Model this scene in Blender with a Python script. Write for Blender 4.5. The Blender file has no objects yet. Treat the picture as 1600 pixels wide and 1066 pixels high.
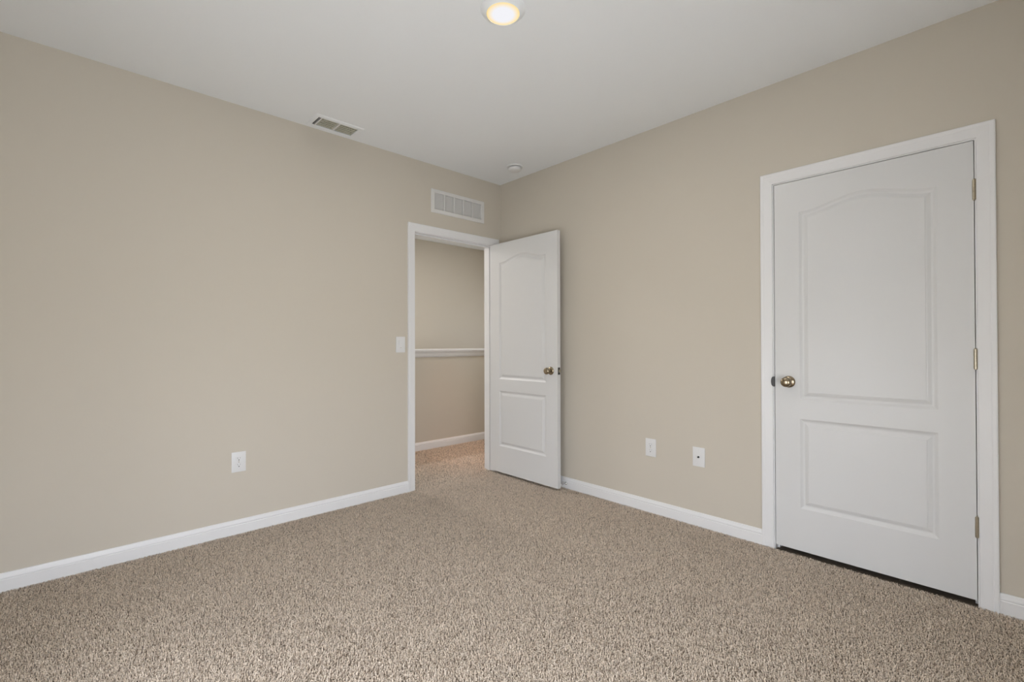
import bpy, bmesh, math, random
import numpy as np
from mathutils import Vector, Matrix
from mathutils.geometry import tessellate_polygon

S = bpy.context.scene
COL = S.collection
R_ = math.radians
H = 2.63                       # ceiling height
XB, YB = -3.40, -3.85          # planes of the two walls behind the camera
WT = 0.12                      # wall thickness

# ------------------------------------------------------------------ camera
cd = bpy.data.cameras.new('camera')
cam = bpy.data.objects.new('camera', cd); COL.objects.link(cam)
yaw, pitch, roll = 0.81649633, 0.00687869, -0.00226072
f = Vector((math.cos(yaw)*math.cos(pitch), math.sin(yaw)*math.cos(pitch), math.sin(pitch)))
rt = Vector((math.sin(yaw), -math.cos(yaw), 0)); up = rt.cross(f)
r2 = rt*math.cos(roll) + up*math.sin(roll); u2 = -rt*math.sin(roll) + up*math.cos(roll)
cam.matrix_world = Matrix(((r2.x, u2.x, -f.x, -2.91223), (r2.y, u2.y, -f.y, -3.25638), (r2.z, u2.z, -f.z, 1.15090), (0, 0, 0, 1)))
cd.sensor_width = 36; cd.lens = 734.963/1600*36; cd.clip_start = 0.02; cd.clip_end = 100
S.camera = cam

# ------------------------------------------------------------------ daylight and exposure
vs = S.view_settings
vs.view_transform = 'Standard'; vs.look = 'None'; vs.gamma = 1; vs.use_curve_mapping = False
vs.exposure = 0.0
SKY_STRENGTH = 15.8
SKY_COL = (0.895, 0.955, 1.06, 1)
GROUND_COL = (0.70, 0.73, 0.76, 1)
HALL_WARM_W = 60.0
HALL_FILL_W = 13.0
STAIR_FILL_W = 31.0
LAMP_W = 7.0
w = bpy.data.worlds.new('overcast_sky'); S.world = w; w.use_nodes = True
nt = w.node_tree; nt.nodes.clear()
tc = nt.nodes.new('ShaderNodeTexCoord'); sx = nt.nodes.new('ShaderNodeSeparateXYZ')
rp = nt.nodes.new('ShaderNodeValToRGB'); bg = nt.nodes.new('ShaderNodeBackground'); wo = nt.nodes.new('ShaderNodeOutputWorld')
mr = nt.nodes.new('ShaderNodeMapRange'); mr.inputs[1].default_value = -0.08; mr.inputs[2].default_value = 0.08
nt.links.new(tc.outputs['Generated'], sx.inputs[0]); nt.links.new(sx.outputs['Z'], mr.inputs[0])
nt.links.new(mr.outputs[0], rp.inputs[0]); nt.links.new(rp.outputs[0], bg.inputs[0]); nt.links.new(bg.outputs[0], wo.inputs[0])
rp.color_ramp.elements[0].color = GROUND_COL; rp.color_ramp.elements[1].color = SKY_COL
bg.inputs[1].default_value = SKY_STRENGTH

WIN = (-3.32, -2.02, 0.10, 1.35)      # unseen window added behind the camera to even the light: x0, x1, z0, z1
WIN2 = (-2.25, -1.68, 0.10, 1.20)    # unseen window added in side wall to even the light: y0, y1, z0, z1
HWIN = (1.40, 1.75, 1.15, 1.75)         # unseen hall window added for its light, y0, y1, z0, z1
HWIN2 = (0.30, 1.15, 0.70, 2.00)        # unseen shaded hall window added to brighten the open door, y0, y1, z0, z1

def portal(name, loc, sx_, sy_, rot):
    l = bpy.data.lights.new(name, 'AREA'); l.shape = 'RECTANGLE'; l.size = sx_; l.size_y = sy_
    l.cycles.is_portal = True
    o = bpy.data.objects.new(name, l); COL.objects.link(o); o.location = loc; o.rotation_euler = rot
    return o
portal('added_window_portal', ((WIN[0]+WIN[1])/2, YB-0.10, (WIN[2]+WIN[3])/2), WIN[1]-WIN[0], WIN[3]-WIN[2], (R_(90), 0, 0))
portal('added_side_window_portal', (XB-0.10, (WIN2[0]+WIN2[1])/2, (WIN2[2]+WIN2[3])/2), WIN2[1]-WIN2[0], WIN2[3]-WIN2[2], (R_(90), 0, R_(-90)))

# ------------------------------------------------------------------ materials
def mat(name, col, rough=0.5, metal=0.0, bump=None, spec=0.5, var=None):
    m = bpy.data.materials.new(name); m.use_nodes = True
    n = m.node_tree; b = n.nodes['Principled BSDF']
    b.inputs['Base Color'].default_value = (*col, 1); b.inputs['Roughness'].default_value = rough
    b.inputs['Metallic'].default_value = metal; b.inputs['Specular IOR Level'].default_value = spec
    t = n.nodes.new('ShaderNodeTexCoord')
    if var:
        ns = n.nodes.new('ShaderNodeTexNoise'); ns.inputs['Scale'].default_value = var[0]; ns.inputs['Detail'].default_value = 3
        n.links.new(t.outputs['Object'], ns.inputs['Vector'])
        mx = n.nodes.new('ShaderNodeMix'); mx.data_type = 'RGBA'
        mx.inputs[6].default_value = (*[c*(1-var[1]) for c in col], 1); mx.inputs[7].default_value = (*[min(1, c*(1+var[1])) for c in col], 1)
        n.links.new(ns.outputs['Fac'], mx.inputs[0]); n.links.new(mx.outputs[2], b.inputs['Base Color'])
    if bump:
        ns = n.nodes.new('ShaderNodeTexNoise'); ns.inputs['Scale'].default_value = bump[0]; ns.inputs['Detail'].default_value = 4
        bp = n.nodes.new('ShaderNodeBump'); bp.inputs['Strength'].default_value = bump[1]; bp.inputs['Distance'].default_value = bump[2]
        n.links.new(t.outputs['Object'], ns.inputs['Vector']); n.links.new(ns.outputs['Fac'], bp.inputs['Height'])
        n.links.new(bp.outputs[0], b.inputs['Normal'])
    return m
M = {}
M['wall'] = mat('beige_wall_paint', (0.622, 0.572, 0.490), 0.75, bump=(90, 0.12, 0.002), spec=0.3, var=(1.2, 0.012))
M['ceil'] = mat('flat_ceiling_paint', (0.905, 0.925, 0.94), 0.9, bump=(60, 0.10, 0.003), spec=0.2)
M['trim'] = mat('semigloss_trim_paint', (0.82, 0.82, 0.825), 0.38, bump=(45, 0.03, 0.001), var=(4, 0.008))
M['door'] = mat('semigloss_door_paint', (0.72, 0.722, 0.72), 0.40, bump=(140, 0.05, 0.0006), var=(3, 0.006))
M['plastic'] = mat('white_device_plastic', (0.78, 0.78, 0.78), 0.35, var=(20, 0.01))
M['grille'] = mat('white_enamel_metal', (0.74, 0.73, 0.71), 0.45, var=(20, 0.01))
M['vent'] = mat('aged_register_enamel', (0.62, 0.60, 0.47), 0.5, var=(20, 0.05))
M['nickel'] = mat('satin_nickel', (0.50, 0.45, 0.35), 0.28, 1.0, var=(60, 0.08))
M['knob'] = mat('antique_nickel', (0.36, 0.30, 0.215), 0.22, 1.0, var=(50, 0.10))
M['steel'] = mat('dark_steel', (0.09, 0.09, 0.09), 0.4, 0.7, var=(50, 0.10))
M['chrome'] = mat('chrome', (0.70, 0.70, 0.70), 0.15, 1.0, var=(50, 0.05))
M['dark'] = mat('black_recess', (0.015, 0.015, 0.015), 0.7, var=(20, 0.1))
M['duct'] = mat('dark_duct_lining', (0.06, 0.058, 0.05), 0.8, var=(20, 0.1))
M['backing'] = mat('carpet_backing', (0.20, 0.165, 0.13), 0.95, bump=(300, 0.6, 0.004), spec=0.1)
M['rubber'] = mat('white_rubber', (0.7, 0.7, 0.68), 0.6, var=(20, 0.02))

def emit_mat(name, rim, core, strength, radius):
    """lamp diffuser: LED lens, its clipped white core and warm rim painted into the emission"""
    m = bpy.data.materials.new(name); m.use_nodes = True; n = m.node_tree; n.nodes.clear()
    t = n.nodes.new('ShaderNodeTexCoord'); sp = n.nodes.new('ShaderNodeSeparateXYZ'); cb = n.nodes.new('ShaderNodeCombineXYZ')
    ln = n.nodes.new('ShaderNodeVectorMath'); ln.operation = 'LENGTH'
    mp = n.nodes.new('ShaderNodeMapRange'); mp.inputs[1].default_value = radius*0.62; mp.inputs[2].default_value = radius*1.0
    mx = n.nodes.new('ShaderNodeMix'); mx.data_type = 'RGBA'; e = n.nodes.new('ShaderNodeEmission'); o = n.nodes.new('ShaderNodeOutputMaterial')
    n.links.new(t.outputs['Object'], sp.inputs[0]); n.links.new(sp.outputs['X'], cb.inputs['X']); n.links.new(sp.outputs['Y'], cb.inputs['Y'])
    n.links.new(cb.outputs[0], ln.inputs[0]); n.links.new(ln.outputs['Value'], mp.inputs[0]); n.links.new(mp.outputs[0], mx.inputs[0])
    mx.inputs[6].default_value = (*core, 1); mx.inputs[7].default_value = (*rim, 1)  # warm rim of overexposure put into the lens colour
    n.links.new(mx.outputs[2], e.inputs[0]); e.inputs[1].default_value = strength; n.links.new(e.outputs[0], o.inputs[0])
    return m

def yarn_mat():
    m = bpy.data.materials.new('twisted_carpet_yarn'); m.use_nodes = True; n = m.node_tree; b = n.nodes['Principled BSDF']
    a = n.nodes.new('ShaderNodeAttribute'); a.attribute_name = 'yarn'
    n.links.new(a.outputs['Color'], b.inputs['Base Color'])
    b.inputs['Roughness'].default_value = 0.9; b.inputs['Specular IOR Level'].default_value = 0.15
    g = n.nodes.new('ShaderNodeNewGeometry'); sc = n.nodes.new('ShaderNodeVectorMath'); sc.operation = 'SCALE'; sc.inputs['Scale'].default_value = 0.6
    ad = n.nodes.new('ShaderNodeVectorMath'); ad.operation = 'ADD'; ad.inputs[1].default_value = (0, 0, 0.6)      # soft fuzzy fibres
    nn = n.nodes.new('ShaderNodeVectorMath'); nn.operation = 'NORMALIZE'
    n.links.new(g.outputs['Normal'], sc.inputs[0]); n.links.new(sc.outputs[0], ad.inputs[0]); n.links.new(ad.outputs[0], nn.inputs[0]); n.links.new(nn.outputs[0], b.inputs['Normal'])
    return m
M['yarn'] = yarn_mat()

def glass_mat():
    m = bpy.data.materials.new('window_glass'); m.use_nodes = True; n = m.node_tree; n.nodes.clear()
    t = n.nodes.new('ShaderNodeBsdfTransparent'); g = n.nodes.new('ShaderNodeBsdfGlossy'); g.inputs['Roughness'].default_value = 0.02
    mx = n.nodes.new('ShaderNodeMixShader'); mx.inputs[0].default_value = 0.05; o = n.nodes.new('ShaderNodeOutputMaterial')
    n.links.new(t.outputs[0], mx.inputs[1]); n.links.new(g.outputs[0], mx.inputs[2]); n.links.new(mx.outputs[0], o.inputs[0])
    return m
M['glass'] = glass_mat()

# ------------------------------------------------------------------ helpers
def obj(name, bm, m, parent=None, smooth=None, recalc=True):
    if recalc: bmesh.ops.recalc_face_normals(bm, faces=bm.faces)
    me = bpy.data.meshes.new(name); bm.to_mesh(me); bm.free(); me.materials.append(M[m])
    if smooth is not None:
        for p in me.polygons: p.use_smooth = True
        me.set_sharp_from_angle(angle=R_(smooth))
    o = bpy.data.objects.new(name, me); COL.objects.link(o)
    if parent: o.parent = parent
    return o
def empty(name, loc=(0, 0, 0), rot=(0, 0, 0)):
    o = bpy.data.objects.new(name, None); COL.objects.link(o); o.location = loc; o.rotation_euler = rot
    o.empty_display_size = 0.05
    return o
def tag(o, label, cat, group=None, kind=None):
    o['label'] = label; o['category'] = cat
    if group: o['group'] = group
    if kind: o['kind'] = kind
    return o
def box(bm, x0, x1, y0, y1, z0, z1, bev=0.0, mx=None):
    r = bmesh.ops.create_cube(bm, size=1)
    vs_ = r['verts']
    for v in vs_:
        v.co = Vector((x0+(v.co.x+.5)*(x1-x0), y0+(v.co.y+.5)*(y1-y0), z0+(v.co.z+.5)*(z1-z0)))
    if bev:
        es = list({e for v in vs_ for e in v.link_edges})
        g = bmesh.ops.bevel(bm, geom=es, offset=bev, segments=2, affect='EDGES', profile=0.6)
        vs_ = list({v for v in vs_ if v.is_valid} | set(g['verts']))
    if mx is not None:
        for v in vs_: v.co = mx @ v.co
    return vs_
def lathe(bm, prof, n=32, mx=None, caps=True):
    """prof: list of (radius, height) turned about local z"""
    rings = []
    for r, h in prof:
        rings.append([bm.verts.new((r*math.cos(2*math.pi*i/n), r*math.sin(2*math.pi*i/n), h)) for i in range(n)])
    for a, b in zip(rings, rings[1:]):
        for i in range(n): bm.faces.new((a[i], a[(i+1) % n], b[(i+1) % n], b[i]))
    if caps:
        bm.faces.new(rings[0]); bm.faces.new(rings[-1])
    if mx is not None:
        for rg in rings:
            for v in rg: v.co = mx @ v.co
def new(): return bmesh.new()
def slab_with_holes(bm, a0, a1, b0, b1, holes, put, t0, t1):
    """boxes filling the rectangle a x b except the holes; put(a, b, t) -> xyz"""
    As = sorted({a0, a1, *[h[0] for h in holes], *[h[1] for h in holes]}); Bs = sorted({b0, b1, *[h[2] for h in holes], *[h[3] for h in holes]})
    cell = {}
    for i in range(len(As)-1):
        for j in range(len(Bs)-1):
            ca, cb = (As[i]+As[i+1])/2, (Bs[j]+Bs[j+1])/2
            cell[i, j] = not any(h[0] < ca < h[1] and h[2] < cb < h[3] for h in holes)
    V = {}
    def v(i, j, k):
        if (i, j, k) not in V: V[i, j, k] = bm.verts.new(put(As[i], Bs[j], (t0, t1)[k]))
        return V[i, j, k]
    for (i, j), ok in cell.items():
        if not ok: continue
        for k in (0, 1): bm.faces.new([v(i, j, k), v(i+1, j, k), v(i+1, j+1, k), v(i, j+1, k)])
        for di, dj, e in ((-1, 0, ((i, j), (i, j+1))), (1, 0, ((i+1, j), (i+1, j+1))), (0, -1, ((i, j), (i+1, j))), (0, 1, ((i, j+1), (i+1, j+1)))):
            if not cell.get((i+di, j+dj), False):
                bm.faces.new([v(*e[0], 0), v(*e[1], 0), v(*e[1], 1), v(*e[0], 1)])
def structure(name, bm, m, label=None, cat=None, **k):
    o = obj(name, bm, m, **k); o['kind'] = 'structure'
    if label: tag(o, label, cat)
    return o

# ------------------------------------------------------------------ room shell
D1 = (-0.912, -0.092, 2.050)      # doorway in left wall: jamb faces x0, x1, head
D2 = (-3.146, -2.330, 2.051)      # doorway in right wall: jamb faces y0, y1, head
JT = 0.018                        # jamb board
GR = (-0.728, -0.227, 2.270, 2.402)
VO = (-1.742, -1.474, -0.190, -0.060)
HX0, HX1, HY = -1.70, 2.30, 2.45  # hall extents
CX, CY0, CY1 = 0.80, -3.70, -1.75 # closet

b = new(); slab_with_holes(b, XB-WT, 0, 0, H, [(D1[0]-JT, D1[1]+JT, -1, D1[2]+JT), GR], lambda a, c, t: (a, t, c), 0, WT)
structure('wall_left', b, 'wall', 'beige painted wall with the open doorway, return grille and light switch', 'wall')
b = new(); slab_with_holes(b, YB-WT, WT, 0, H, [(D2[0]-JT, D2[1]+JT, -1, D2[2]+JT)], lambda a, c, t: (t, a, c), 0, WT)
structure('wall_right', b, 'wall', 'beige painted wall holding the closed panelled door and two outlet plates', 'wall')
b = new(); slab_with_holes(b, XB-WT, 0, 0, H, [WIN], lambda a, c, t: (a, t, c), YB-WT, YB)
structure('wall_back', b, 'wall')
b = new(); slab_with_holes(b, YB-WT, 0, 0, H, [WIN2], lambda a, c, t: (t, a, c), XB-WT, XB)
structure('wall_side', b, 'wall')
b = new(); slab_with_holes(b, XB-WT, HX1+WT, YB-WT, HY+WT, [VO], lambda a, c, t: (a, c, t), H, H+0.12)
structure('ceiling', b, 'ceil', 'flat pale grey white ceiling above bedroom and hall', 'ceiling')
b = new(); box(b, XB-WT, HX1+WT, YB-WT, HY+WT, -0.12, -0.012)
structure('floor', b, 'backing')
# hall
b = new(); slab_with_holes(b, HX0, HX1, -0.012, H, [], lambda a, c, t: (a, t, c), HY, HY+WT)
structure('wall_stairwell', b, 'wall', 'beige far wall seen through the doorway above the white ledge', 'wall')
b = new(); slab_with_holes(b, WT, HY, -0.012, H, [HWIN2], lambda a, c, t: (t, a, c), HX0-WT, HX0)
structure('wall_hall_left', b, 'wall')
b = new(); slab_with_holes(b, WT, HY, -0.012, H, [HWIN], lambda a, c, t: (t, a, c), HX1, HX1+WT)
structure('wall_hall_right', b, 'wall')
b = new(); box(b, 0.0, HX1, 0.0, WT, -0.012, H)
structure('wall_hall_front', b, 'wall')
b = new(); box(b, HX0, HX1, 1.175, 1.295, -0.012, 1.074)
structure('wall_half_height', b, 'wall', 'beige half height wall in the hall under the white ledge', 'wall')
# closet behind the closed door
b = new(); slab_with_holes(b, CY0, CY1, -0.012, H, [], lambda a, c, t: (t, a, c), CX, CX+0.1)
box(b, WT, CX, CY0-0.1, CY0, -0.012, H); box(b, WT, CX, CY1, CY1+0.1, -0.012, H)
structure('wall_closet', b, 'wall')

# white ledge on the half height wall: cap board and apron
lg = empty('trim_3', (0, 1.235, 1.074)); lg['kind'] = 'structure'; tag(lg, 'long white ledge capping the half height wall in the hall', 'ledge')
b = new(); box(b, HX0, HX1, -0.095, 0.095, 0.0, 0.024, 0.005); obj('cap_board', b, 'trim', lg)
b = new()
prof = [(0.0, 0.0), (0.020, 0.0), (0.020, -0.012), (0.013, -0.020), (0.013, -0.050), (0.008, -0.060), (0.0, -0.066)]
for s in (-1, 1):
    vv = [[b.verts.new((x, s*(0.060+d), z)) for d, z in prof] for x in (HX0, HX1)]
    for i in range(len(prof)): b.faces.new((vv[0][i], vv[0][(i+1) % len(prof)], vv[1][(i+1) % len(prof)], vv[1][i]))
    b.faces.new(vv[0]); b.faces.new(vv[1])
obj('apron', b, 'trim', lg)

# ------------------------------------------------------------------ baseboards
BP = [(0.0, -0.012), (0.013, -0.012), (0.013, 0.050), (0.0105, 0.0535), (0.0105, 0.0555), (0.0125, 0.058), (0.0115, 0.064), (0.0085, 0.072), (0.0065, 0.080), (0.0045, 0.082), (0.0, 0.082)]
def baseboard(name, a0, a1, put, label=None, e0=0, e1=0):
    b = new(); n = len(BP)
    vv = [[b.verts.new(put(a+e*d, d, z)) for d, z in BP] for a, e in ((a0, e0), (a1, e1))]
    for i in range(n): b.faces.new((vv[0][i], vv[0][(i+1) % n], vv[1][(i+1) % n], vv[1][i]))
    b.faces.new(vv[0]); b.faces.new(vv[1])
    return structure(name, b, 'trim', label, 'baseboard' if label else None)
CI, CW = 0.005, 0.061              # casing reveal and width
put_left = lambda a, t, z: (a, -t, z)
put_right = lambda a, t, z: (-t, a, z)
baseboard('baseboard_left', XB, D1[0]-CI-CW, put_left, 'long white baseboard along the left wall up to the doorway', e0=1)
baseboard('baseboard_right', D2[1]+CI+CW, -0.0, put_right, 'white baseboard between the room corner and the closed door', e1=-1)
baseboard('baseboard_right', YB, D2[0]-CI-CW, put_right, 'short white baseboard at the right edge beyond the closed door', e0=1)
baseboard('baseboard_back', XB, 0, lambda a, t, z: (a, YB+t, z), e0=1, e1=-1)
baseboard('baseboard_side', YB, 0, lambda a, t, z: (XB+t, a, z), e0=1, e1=-1)
baseboard('baseboard_hall', HX0, HX1, lambda a, t, z: (a, 1.175-t, z), 'white baseboard on the half height wall in the hall')

# ------------------------------------------------------------------ door casings and jambs
CP = [(0.0, 0.0), (0.0, 0.008), (0.002, 0.0097), (0.012, 0.0102), (0.022, 0.0112), (0.038, 0.0128), (0.042, 0.0130), (0.045, 0.0143), (0.055, 0.0155), (0.0595, 0.0150), (0.061, 0.0130), (0.061, 0.0)]
def casing(parent, u0, u1, zt, put, zb=-0.012):
    """three mitred boards around an opening"""
    b = new(); n = len(CP)
    rg = [[b.verts.new(put(u0-w_, t, zb)) for w_, t in CP], [b.verts.new(put(u0-w_, t, zt+w_)) for w_, t in CP],
          [b.verts.new(put(u1+w_, t, zt+w_)) for w_, t in CP], [b.verts.new(put(u1+w_, t, zb)) for w_, t in CP]]
    for A, B in zip(rg, rg[1:]):
        for i in range(n): b.faces.new((A[i], A[(i+1) % n], B[(i+1) % n], B[i]))
    b.faces.new(rg[0]); b.faces.new(rg[-1])
    return obj('casing', b, 'trim', parent)
def jamb(parent, u0, u1, zt, put):
    b = new()
    def bx(a0, a1, t0, t1, z0, z1):
        p, q = Vector(put(a0, t0, z0)), Vector(put(a1, t1, z1))
        box(b, min(p.x, q.x), max(p.x, q.x), min(p.y, q.y), max(p.y, q.y), min(p.z, q.z), max(p.z, q.z), 0.0008)
    bx(u0-JT, u0, -WT-.001, .001, -0.012, zt+JT); bx(u1, u1+JT, -WT-.001, .001, -0.012, zt+JT); bx(u0, u1, -WT-.001, .001, zt, zt+JT)
    obj('jamb', b, 'trim', parent)
    b = new()
    def bx2(a0, a1, z0, z1):
        p, q = Vector(put(a0, -0.040, z0)), Vector(put(a1, -0.073, z1))
        box(b, min(p.x, q.x), max(p.x, q.x), min(p.y, q.y), max(p.y, q.y), z0, z1, 0.002)
    bx2(u0, u0+0.011, -0.012, zt); bx2(u1-0.011, u1, -0.012, zt); bx2(u0+0.011, u1-0.011, zt-0.011, zt)
    obj('door_stop_molding', b, 'trim', parent)
t1_ = empty('trim_1', ((D1[0]+D1[1])/2, 0, 0)); t1_['kind'] = 'structure'; tag(t1_, 'white casing and jamb around the open doorway in the left wall', 'door frame')
t2_ = empty('trim_2', (0, (D2[0]+D2[1])/2, 0)); t2_['kind'] = 'structure'; tag(t2_, 'white casing around the closed door in the right wall', 'door frame')
ox, oy = t1_.location.x, t2_.location.y
pl = lambda a, t, z: (a-ox, -t, z)
pr = lambda a, t, z: (-t, a-oy, z)
casing(t1_, D1[0]-CI, D1[1]+CI, D1[2]+CI, pl); jamb(t1_, D1[0], D1[1], D1[2], pl)
casing(t2_, D2[0]-CI, D2[1]+CI, D2[2]+CI, pr); jamb(t2_, D2[0], D2[1], D2[2], pr)
hc = casing(t1_, D1[0]-CI, D1[1]+CI, D1[2]+CI, lambda a, t, z: (a-ox, WT+t, z))   # hall side of the doorway
# strike lip of the closed door, wrapping the jamb edge
b = new(); n = 14
pts = [(0.0, -0.028)] + [(0.017*math.cos(a)**0.6 if abs(math.cos(a)) > 1e-6 else 0, 0.028*math.sin(a)) for a in [(-90+180*i/n)*math.pi/180 for i in range(1, n)]] + [(0.0, 0.028)]
lo = [b.verts.new((-0.0105, D2[1]-0.003+p-oy, 0.937+q)) for p, q in pts]; hi = [b.verts.new((-0.0130, D2[1]-0.003+p-oy, 0.937+q)) for p, q in pts]
for i in range(len(pts)): b.faces.new((lo[i], lo[(i+1) % len(pts)], hi[(i+1) % len(pts)], hi[i]))
b.faces.new(lo); b.faces.new(hi)
box(b, -0.0125, 0.03, D2[1]-0.0030-oy, D2[1]-0.0012-oy, 0.909, 0.965)
sp_ = obj('strike_plate', b, 'steel', t2_); sp_['label'] = 'dark metal strike plate'

# ------------------------------------------------------------------ two panel arched doors
DW, DH, DT = 0.810, 2.030, 0.035
MOLD = [(0.0, 0.0), (0.0025, -0.0015), (0.007, -0.0045), (0.013, -0.0080), (0.018, -0.0088), (0.021, -0.0088), (0.026, -0.0070), (0.034, -0.0035), (0.0395, -0.0022), (0.0405, -0.0008)]
def arch_z(u):
    """top edge of the upper panel: flat shoulders, ogee rise to a low crown"""
    k = abs(u-0.5)*2
    if k > 0.90: return 0.0
    return 0.050*(0.5+0.5*math.cos(math.pi*k/0.90))**0.85
def panel_outline(x0, x1, z0, z1, arched, d=0.0):
    p = [(x0+d, z0+d), (x1-d, z0+d)]
    if not arched: return p+[(x1-d, z1-d), (x0+d, z1-d)]
    N = 40; out = []
    for i in range(N+1):
        x = (x1-d)+((x0+d)-(x1-d))*i/N; u = (x-x0)/(x1-x0); e = 0.002
        sl = (arch_z(min(1, u+e))-arch_z(max(0, u-e)))/(2*e*(x1-x0))
        out.append((x, z1+arch_z(u)-d*math.sqrt(1+sl*sl)))
    return p+out
def door_slab(parent):
    b = new()
    specs = [(0.1235, DW-0.1235, 0.231, 0.721, False), (0.1235, DW-0.1235, 0.825, 1.858, True)]
    panels = [panel_outline(*sp) for sp in specs]
    for y, s in ((0.0, 1), (DT, -1)):
        outer = [(0, 0), (DW, 0), (DW, DH), (0, DH)]
        V = [b.verts.new((x, y, z)) for x, z in outer]
        loops = [outer]; allv = list(V); first = []
        for P in panels:
            lv = [b.verts.new((x, y, z)) for x, z in P]; first.append(lv); allv += lv; loops.append(P[::1])
        for tri in tessellate_polygon([[Vector((x, z, 0)) for x, z in lp] for lp in loops]):
            try: b.faces.new([allv[i] for i in tri])
            except ValueError: pass
        for sp, P, prev in zip(specs, panels, first):
            for d, dep in MOLD[1:]:
                q = panel_outline(*sp, d); cur = [b.verts.new((x, y-s*dep, z)) for x, z in q]
                n = len(P)
                for i in range(n): b.faces.new((prev[i], prev[(i+1) % n], cur[(i+1) % n], cur[i]))
                prev = cur
            b.faces.new(prev)
        if y == 0: V0 = V
    for i in range(4): b.faces.new((V0[i], V0[(i+1) % 4], V[(i+1) % 4], V[i]))
    return obj('door_slab', b, 'door', parent)
KNOB = [(0.0325, 0.0), (0.0325, 0.003), (0.030, 0.0065), (0.022, 0.0095), (0.013, 0.012), (0.0115, 0.018), (0.0115, 0.028), (0.015, 0.032), (0.0225, 0.036), (0.0265, 0.0425), (0.0275, 0.049), (0.0262, 0.0555), (0.022, 0.0605), (0.015, 0.0635), (0.007, 0.0645), (0.0, 0.0648)]
def knob(parent, x, z, side):
    b = new()
    mx = Matrix.Translation((x, 0 if side < 0 else DT, z)) @ Matrix.Rotation(R_(90 if side < 0 else -90), 4, 'X')
    lathe(b, KNOB[:-1]+[(0.0015, 0.0648)], 36, mx)
    return obj('door_knob', b, 'knob', parent, smooth=40)
def hinge(parent, x, z, t=-0.0065):
    b = new()
    for k in range(5):
        lathe(b, [(0.0058, 0.0), (0.0064, 0.0006), (0.0064, 0.0168), (0.0058, 0.0174)], 16, Matrix.Translation((x, t, z-0.044+k*0.0176)))
    lathe(b, [(0.004, -0.003), (0.0045, 0.0), (0.0045, 0.088), (0.004, 0.091)], 12, Matrix.Translation((x, t, z-0.044)))
    box(b, x-0.0012, x+0.0012, t, 0.030, z-0.044, z+0.044)
    return obj('hinge', b, 'nickel', parent, smooth=40)
def make_door(name, loc, x_knob, x_hinge, hinge_t, label):
    d = empty(name, loc, (0, 0, R_(-90))); d['kind'] = 'structure'; tag(d, label, 'door')
    sl = door_slab(d)
    knob(sl, x_knob, 0.921, -1); knob(sl, x_knob, 0.921, 1)
    for z in (1.811, 1.063, 0.324): hinge(d, x_hinge, z, hinge_t)
    return d, sl
# local x runs along world -y, local y along world +x
door2, slab2 = make_door('door_2', (0.0015, D2[1]-0.003, 0.018), 0.070, DW+0.0016, -0.008, 'closed white door with arched upper panel in the right wall')
door1, slab1 = make_door('door_1', (-0.130, -0.0045, 0.018), DW-0.070, -0.004, DT+0.0, 'open white two panel door standing into the room beside the corner')
# latch in the free edge of the open door
b = new(); box(b, DW-0.0015, DW+0.0012, DT/2-0.0127, DT/2+0.0127, 0.921-0.0285, 0.921+0.0285, 0.0005)
lp_ = obj('latch_plate', b, 'steel', slab1); lp_['label'] = 'dark metal latch plate'
b = new(); box(b, DW, DW+0.012, DT/2-0.006, DT/2+0.006, 0.921-0.011, 0.921+0.011, 0.002)
obj('latch_bolt', b, 'nickel', lp_)

# ------------------------------------------------------------------ wall plates
def plate(name, loc, rotz, label, cat, group=None, w_=0.078, h_=0.122):
    e = empty(name, loc, (0, 0, rotz)); tag(e, label, cat, group)
    b = new(); box(b, -w_/2, w_/2, -0.006, 0, -h_/2, h_/2, 0.0022)
    obj('cover_plate', b, 'plastic', e, smooth=50)
    return e
def outlet(loc, rotz, label):
    e = plate('wall_outlet', loc, rotz, label, 'outlet', 'duplex outlets on the walls')
    for s in (-1, 1):
        b = new(); n = 28
        pts = []
        for i in range(n):
            a = 2*math.pi*i/n; pts.append((max(-0.0172, min(0.0172, 0.0192*math.cos(a))), max(-0.0140, min(0.0140, 0.0165*math.sin(a)))))
        lo = [b.verts.new((p, -0.0055, q+s*0.0195)) for p, q in pts]; hi = [b.verts.new((p*0.97, -0.0082, q*0.97+s*0.0195)) for p, q in pts]
        for i in range(n): b.faces.new((lo[i], lo[(i+1) % n], hi[(i+1) % n], hi[i]))
        b.faces.new(hi); b.faces.new(lo)
        r = obj('receptacle', b, 'plastic', e)
        b = new()
        box(b, -0.0070, -0.0058, -0.0083, -0.006, s*0.0195+0.0000, s*0.0195+0.0085)
        box(b, 0.0058, 0.0070, -0.0083, -0.006, s*0.0195+0.0010, s*0.0195+0.0080)
        lathe(b, [(0.0030, 0.0), (0.0030, 0.0026)], 12, Matrix.Translation((0, -0.006, s*0.0195-0.0075)) @ Matrix.Rotation(R_(90), 4, 'X'))
        obj('slots', b, 'dark', r)
    b = new(); lathe(b, [(0.0032, 0), (0.0032, 0.001), (0.002, 0.0016)], 12, Matrix.Translation((0, -0.006, 0)) @ Matrix.Rotation(R_(90), 4, 'X'))
    obj('screw', b, 'nickel', e)
    return e
outlet((-2.156, 0, 0.434), 0, 'white duplex outlet low on the left wall')
outlet((0, -1.550, 0.439), R_(-90), 'white duplex outlet low on the right wall, nearer the corner')
e = plate('coax_outlet', (0, -1.8885, 0.433), R_(-90), 'white cable jack plate with a single dark centre hole', 'cable outlet')
b = new(); lathe(b, [(0.0065, 0), (0.0065, 0.003)], 6, Matrix.Translation((0, -0.006, 0)) @ Matrix.Rotation(R_(90), 4, 'X'))
lathe(b, [(0.0048, 0.003), (0.0048, 0.010)], 16, Matrix.Translation((0, -0.006, 0)) @ Matrix.Rotation(R_(90), 4, 'X')); jk = obj('jack', b, 'dark', e)
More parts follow.
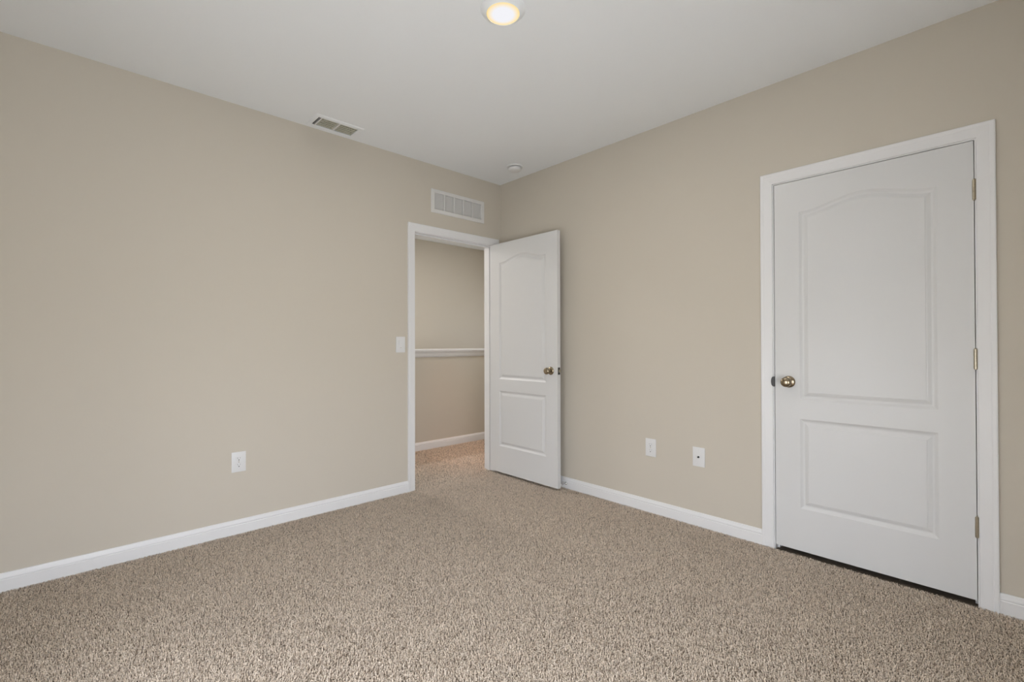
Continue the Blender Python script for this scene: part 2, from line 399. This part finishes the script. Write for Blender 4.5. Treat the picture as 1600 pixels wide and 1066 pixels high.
for s in (-1, 1):
    b = new(); lathe(b, [(0.0030, 0), (0.0030, 0.001), (0.002, 0.0016)], 12, Matrix.Translation((0, -0.006, s*0.042)) @ Matrix.Rotation(R_(90), 4, 'X')); obj('screw', b, 'plastic', e)
e = plate('light_switch', (-1.043, 0, 1.150), 0, 'white rocker light switch on the left wall beside the doorway casing', 'light switch')
b = new(); box(b, -0.0172, 0.0172, -0.0070, -0.003, -0.034, 0.034, 0.001); obj('switch_frame', b, 'plastic', e)
b = new(); box(b, -0.0150, 0.0150, -0.0045, 0.002, -0.0315, 0.0315, 0.0012, Matrix.Translation((0, -0.0045, 0)) @ Matrix.Rotation(R_(4), 4, 'X'))
obj('rocker', b, 'plastic', e)
b = new(); box(b, -0.007, 0.007, -0.0105, -0.009, -0.0255, -0.0235); obj('dimple_mark', b, 'nickel', e)  # small bar for the dimple mark low on the rocker

# ------------------------------------------------------------------ return air grille above the doorway
gx0, gx1, gz0, gz1 = -0.761, -0.197, 2.237, 2.433
e = empty('return_air_grille', ((gx0+gx1)/2, 0, (gz0+gz1)/2)); tag(e, 'white five bay return air grille high on the left wall above the doorway', 'air grille')
gw, gh = (gx1-gx0)/2, (gz1-gz0)/2; iw, ih = 0.2495, 0.066
b = new()
P_ = [(0.0, 0.0), (0.0, 0.004), (0.003, 0.007), (0.028, 0.008), (0.030, 0.006), (0.030, -0.02)]
rg = []
for sx_, sz_ in ((-1, -1), (1, -1), (1, 1), (-1, 1)):
    rg.append([b.verts.new((sx_*(gw-min(d, 0.030)*(gw-iw)/0.030), -t, sz_*(gh-min(d, 0.030)*(gh-ih)/0.030))) for d, t in P_])
for k in range(4):
    A, B = rg[k], rg[(k+1) % 4]
    for i in range(len(P_)-1): b.faces.new((A[i], A[i+1], B[i+1], B[i]))
obj('frame', b, 'grille', e)
for k in range(1, 5):
    x = -iw+2*iw*k/5; b = new(); box(b, x-0.0055, x+0.0055, -0.0075, 0.012, -ih, ih, 0.001); obj('mullion', b, 'grille', e)
b = new(); nb = 9
for k in range(nb):
    z = -ih+(k+0.5)*2*ih/nb
    box(b, -iw, iw, -0.0006, 0.0006, -0.0085, 0.0085, 0, Matrix.Translation((0, 0.0125, z)) @ Matrix.Rotation(R_(40), 4, 'X'))
obj('louvers', b, 'grille', e)
b = new(); box(b, -iw, iw, 0.03, WT-0.002, -ih, ih); obj('backing', b, 'duct', e)

# ------------------------------------------------------------------ ceiling supply vent
vx0, vx1, vy0, vy1 = -1.768, -1.444, -0.222, -0.026
e = empty('ceiling_vent', ((vx0+vx1)/2, (vy0+vy1)/2, H)); tag(e, 'small slatted supply vent in the ceiling along the left wall', 'air vent')
cx_, cy_ = e.location.x, e.location.y
b = new()
op = (VO[0]-cx_, VO[1]-cx_, VO[2]-cy_, VO[3]-cy_)
ou = (vx0-cx_, vx1-cx_, vy0-cy_, vy1-cy_)
lay = [(0.0, 0.0), (0.0, -0.002), (0.25, -0.0055), (0.9, -0.0065), (1.0, -0.005), (1.0, 0.02)]
rg = []
for i, j in ((0, 2), (1, 2), (1, 3), (0, 3)):
    rg.append([b.verts.new((ou[i]+(op[i]-ou[i])*d, ou[j]+(op[j]-ou[j])*d, z)) for d, z in lay])
for k in range(4):
    A, B = rg[k], rg[(k+1) % 4]
    for i in range(len(lay)-1): b.faces.new((A[i], A[i+1], B[i+1], B[i]))
obj('frame', b, 'ceil', e)
for x, ww in ((-1.722, 0.004), (-1.600, 0.005)):
    b = new(); box(b, x-cx_-ww, x-cx_+ww, op[2], op[3], -0.006, 0.012, 0.001); obj('divider', b, 'grille', e)
for k in range(5):
    y = op[2]+(k+0.62)*(op[3]-op[2])/5.2
    b = new(); box(b, -1.718-cx_, op[1], -0.0006, 0.0006, -0.0036, 0.0036, 0, Matrix.Translation((0, y, 0.0)) @ Matrix.Rotation(R_(30), 4, 'X'))
    obj('slat', b, 'vent', e)
b = new(); slab_with_holes(b, op[0]-.01, op[1]+.01, op[2]-.01, op[3]+.01, [op], lambda a, c, t: (a, c, t), 0.0, 0.16)
box(b, op[0]-.01, op[1]+.01, op[2]-.01, op[3]+.01, 0.16, 0.17); obj('duct', b, 'duct', e)

# ------------------------------------------------------------------ smoke detector
e = empty('smoke_detector', (-0.218, -0.429, H)); tag(e, 'small round white smoke detector on the ceiling near the corner', 'smoke detector')
fl = Matrix.Rotation(R_(180), 4, 'X')
b = new(); lathe(b, [(0.066, 0), (0.066, 0.006), (0.063, 0.009), (0.050, 0.0095)], 40, fl); obj('base', b, 'plastic', e, smooth=35)
b = new(); lathe(b, [(0.045, 0.009), (0.045, 0.0135)], 40, fl); obj('sensing_slot', b, 'duct', e, smooth=35)
b = new(); lathe(b, [(0.052, 0.0135), (0.0545, 0.016), (0.0545, 0.024), (0.050, 0.034), (0.042, 0.0385), (0.020, 0.040), (0.002, 0.040)], 40, fl); obj('cover', b, 'plastic', e, smooth=35)

# ------------------------------------------------------------------ ceiling light
def ceiling_light(loc, label, watts, col, rcore, rrim, strength, spot=False):
    e = empty('ceiling_light', loc); tag(e, label, 'ceiling light')
    b = new(); lathe(b, [(0.099, 0), (0.099, 0.003), (0.094, 0.0085), (0.083, 0.014), (0.0755, 0.021), (0.0735, 0.023), (0.0725, 0.021), (0.0725, 0.010)], 56, fl, caps=False)
    obj('trim_ring', b, 'ceil', e, smooth=40)
    b = new(); R0 = 0.0725
    lathe(b, [(R0, 0.012), (R0, 0.020)]+[(R0*math.cos(a), 0.020+0.006*math.sin(a)) for a in [k*math.pi/2/8 for k in range(1, 8)]]+[(0.001, 0.026)], 48, fl)
    key = 'lens_'+str(len(M)); M[key] = emit_mat('led_diffuser', rrim, rcore, strength, R0)
    obj('lens', b, key, e, smooth=60)
    if spot:
        l = bpy.data.lights.new('lamp_glow', 'SPOT'); l.spot_size = R_(46); l.spot_blend = 1.0; l.shadow_soft_size = 0.06
    else:
        l = bpy.data.lights.new('lamp_glow', 'AREA'); l.shape = 'DISK'; l.size = 0.14
    l.energy = watts; l.color = col
    lo = bpy.data.objects.new('lamp_glow', l); COL.objects.link(lo); lo.parent = e; lo.location = (0, 0, -0.034)
    return e
ceiling_light((-1.524, -1.726, H), 'lit round white ceiling light with a warm rim painted into its lens', LAMP_W, (1.0, 0.93, 0.84), (0.86, 0.86, 0.90), (1.0, 0.74, 0.30), 1.05)
ceiling_light((0.18, 0.62, H), 'unseen warm ceiling light in the hall, shaped to tint the carpet', HALL_WARM_W, (1.0, 0.40, 0.12), (0.86, 0.86, 0.90), (1.0, 0.74, 0.30), 1.05, True)  # unseen hall lamp; cone and colour shaped to tint only the carpet
ceiling_light((-0.90, 1.85, H), 'unseen round ceiling light added over the stairwell to brighten the far wall', STAIR_FILL_W, (1.0, 0.97, 0.96), (0.86, 0.86, 0.90), (1.0, 0.74, 0.30), 1.05)  # unseen lamp added to light the far wall
ceiling_light((1.05, 0.55, H), 'unseen round ceiling light added as fill in the hall, right of the doorway', HALL_FILL_W, (0.97, 0.99, 1.0), (0.86, 0.86, 0.90), (1.0, 0.74, 0.30), 1.05)  # unseen lamp added as neutral fill in the hall
l = bpy.data.lights.new('added_hall_window_portal', 'AREA'); l.shape = 'RECTANGLE'; l.size = HWIN[1]-HWIN[0]; l.size_y = HWIN[3]-HWIN[2]; l.cycles.is_portal = True  # sampling portal for the added hall window
lo = bpy.data.objects.new('added_hall_window_portal', l); COL.objects.link(lo); lo.location = (HX1+WT-0.02, (HWIN[0]+HWIN[1])/2, (HWIN[2]+HWIN[3])/2); lo.rotation_euler = (R_(90), 0, R_(90))

# ------------------------------------------------------------------ door stop on the right baseboard
e = empty('door_stop', (-0.013, -0.800, 0.036)); tag(e, 'small chrome door stop on the right baseboard behind the open door', 'door stop')
mx = Matrix.Rotation(R_(-90), 4, 'Y')
b = new(); lathe(b, [(0.012, 0), (0.012, 0.003), (0.008, 0.008), (0.0045, 0.010), (0.0045, 0.060)], 20, mx); obj('rod', b, 'chrome', e, smooth=40)
b = new(); lathe(b, [(0.0075, 0.060), (0.009, 0.062), (0.009, 0.075), (0.007, 0.080)], 20, mx); obj('bumper', b, 'rubber', e, smooth=40)

# ------------------------------------------------------------------ unseen windows added for their light (behind the camera and in the hall)
def window(name, a0, a1, z0, z1, put, mid=True):
    e = empty(name); e['kind'] = 'structure'
    b = new()
    def bx(p0, p1, q0, q1, t0=-0.03, t1=0.03):
        p, q = Vector(put(p0, t0, q0)), Vector(put(p1, t1, q1)); box(b, min(p.x, q.x), max(p.x, q.x), min(p.y, q.y), max(p.y, q.y), min(p.z, q.z), max(p.z, q.z))
    fw = 0.04
    bx(a0, a0+fw, z0, z1); bx(a1-fw, a1, z0, z1); bx(a0, a1, z0, z0+fw); bx(a0, a1, z1-fw, z1)
    zm = (z0+z1)/2; bx(a0, a1, zm-0.02, zm+0.02)
    if mid: am = (a0+a1)/2; bx(am-0.03, am+0.03, z0, z1)
    obj('window_frame', b, 'trim', e)
    b = new(); vs4 = [b.verts.new(put(*p)) for p in ((a0+fw, 0, z0+fw), (a1-fw, 0, z0+fw), (a1-fw, 0, z1-fw), (a0+fw, 0, z1-fw))]; b.faces.new(vs4)
    obj('pane', b, 'glass', e)
window('added_window_1', WIN[0], WIN[1], WIN[2], WIN[3], lambda a, t, z: (a, YB-0.06+t, z))
window('added_window_3', WIN2[0], WIN2[1], WIN2[2], WIN2[3], lambda a, t, z: (XB-0.06-t, a, z))
window('added_window_4', HWIN2[0], HWIN2[1], HWIN2[2], HWIN2[3], lambda a, t, z: (HX0-0.07-t, a, z), False)
sm_ = bpy.data.materials.new('added_shade_cloth'); sm_.use_nodes = True; n_ = sm_.node_tree; n_.nodes.clear()
df = n_.nodes.new('ShaderNodeBsdfDiffuse'); df.inputs[0].default_value = (0.75, 0.72, 0.66, 1); tl = n_.nodes.new('ShaderNodeBsdfTranslucent'); tl.inputs[0].default_value = (0.80, 0.78, 0.74, 1)
mx_ = n_.nodes.new('ShaderNodeMixShader'); mx_.inputs[0].default_value = 0.42; oo = n_.nodes.new('ShaderNodeOutputMaterial')
n_.links.new(df.outputs[0], mx_.inputs[1]); n_.links.new(tl.outputs[0], mx_.inputs[2]); n_.links.new(mx_.outputs[0], oo.inputs[0]); M['shade'] = sm_
e = empty('added_roller_shade', (HX0+0.026, (HWIN2[0]+HWIN2[1])/2, HWIN2[3])); tag(e, 'unseen white roller shade added to dim the added window in the hall', 'added window shade')  # unseen shade added to soften the window light on the open door
b = new(); box(b, -0.001, 0.001, -(HWIN2[1]-HWIN2[0])/2-0.01, (HWIN2[1]-HWIN2[0])/2+0.01, HWIN2[2]-HWIN2[3]+0.0, 0.0); obj('cloth', b, 'shade', e)
b = new(); lathe(b, [(0.02, -0.44), (0.02, 0.44)], 20, Matrix.Translation((0.0, 0, 0.015)) @ Matrix.Rotation(R_(90), 4, 'X')); obj('roller', b, 'trim', e)
portal('added_shaded_window_portal', (HX0-0.11, (HWIN2[0]+HWIN2[1])/2, (HWIN2[2]+HWIN2[3])/2), HWIN2[1]-HWIN2[0], HWIN2[3]-HWIN2[2], (R_(90), 0, R_(-90)))
window('added_window_2', HWIN[0], HWIN[1], HWIN[2], HWIN[3], lambda a, t, z: (HX1+0.06+t, a, z), False)

# ------------------------------------------------------------------ carpet pile: hundreds of thousands of twisted yarn ends
rng = np.random.default_rng(7)
def lowf(x, y, seed, scale, n=14):
    r = np.random.default_rng(seed); o = np.zeros_like(x)
    for _ in range(n):
        a = r.uniform(0, 2*np.pi); k = scale*r.uniform(0.5, 1.8); o += np.sin(k*(x*np.cos(a)+y*np.sin(a))+r.uniform(0, 6.28))
    return o/np.sqrt(n/2)
def grid(x0, x1, y0, y1, s):
    gx, gy = np.meshgrid(np.arange(x0+s/2, x1, s), np.arange(y0+s/2, y1, s)); gx = gx.ravel(); gy = gy.ravel()
    return np.stack([gx+rng.uniform(-.48, .48, gx.size)*s, gy+rng.uniform(-.48, .48, gx.size)*s], 1)
def pile(name, P, label, fat=1.0):
    n = len(P); x, y = P[:, 0], P[:, 1]
    lean = lowf(x, y, 3, 7.0); lean2 = lowf(x, y, 5, 7.0)
    th = rng.uniform(0, 2*np.pi, n)
    L = rng.uniform(0.0026, 0.0068, n)
    d = np.stack([np.cos(th)*L+lean*0.0024, np.sin(th)*L+lean2*0.0024], 1)
    top = rng.uniform(-0.0028, 0.0014, n)
    z0 = np.full(n, -0.012)
    p0 = np.stack([x, y, z0], 1)
    p1 = np.stack([x+d[:, 0]*0.25, y+d[:, 1]*0.25, top-0.0022], 1)
    th2 = th+rng.normal(0, 0.7, n)
    p2 = p1+np.stack([np.cos(th2)*L, np.sin(th2)*L, rng.uniform(-0.0006, 0.0018, n)], 1)
    wv = np.stack([-np.sin(th2), np.cos(th2), rng.normal(0, 0.3, n)], 1)*(rng.uniform(0.0008, 0.0013, n)*fat)[:, None]
    V = np.empty((n, 6, 3), np.float32)
    V[:, 0] = p0-wv; V[:, 1] = p0+wv; V[:, 2] = p1-wv; V[:, 3] = p1+wv; V[:, 4] = p2-wv*0.75; V[:, 5] = p2+wv*0.75
    q = np.array([0, 1, 3, 2, 2, 3, 5, 4]); F = (np.arange(n)[:, None]*6+q[None]).astype(np.int32).ravel()
    me = bpy.data.meshes.new(name); me.vertices.add(n*6); me.vertices.foreach_set('co', V.ravel())
    me.loops.add(n*8); me.loops.foreach_set('vertex_index', F)
    me.polygons.add(n*2); me.polygons.foreach_set('loop_start', np.arange(0, n*8, 4, dtype=np.int32))
    me.polygons.foreach_set('use_smooth', np.ones(n*2, bool))
    pal = np.array([[0.88, 0.75, 0.62], [0.95, 0.825, 0.70], [0.79, 0.655, 0.53], [0.39, 0.31, 0.24]])
    ix = rng.choice(4, n, p=[0.42, 0.25, 0.21, 0.12])
    c = pal[ix]*rng.uniform(0.9, 1.1, (n, 1))
    C = np.ones((n, 6, 4), np.float32); C[:, :, :3] = c[:, None, :]
    at = me.color_attributes.new('yarn', 'FLOAT_COLOR', 'POINT'); at.data.foreach_set('color', C.ravel())
    me.update(); me.materials.append(M['yarn'])
    o = bpy.data.objects.new(name, me); COL.objects.link(o)
    return tag(o, label, 'carpet', kind='stuff')
G = grid(XB+0.014, -0.014, YB+0.014, -0.014, 0.0044)
dep = (G[:, 0]+2.912)*math.cos(yaw)+(G[:, 1]+3.256)*math.sin(yaw)
keep = (dep > 0.6) | (rng.random(len(G)) < 0.35)
G = G[keep]
door = grid(D1[0], D1[1], -0.014, WT+0.001, 0.0055)
hall = grid(-1.1, 1.75, WT, 1.160, 0.0062)
pile('carpet_pile', np.concatenate([G, door, hall]), 'tan and brown flecked cut pile carpet covering the bedroom and hall floor')
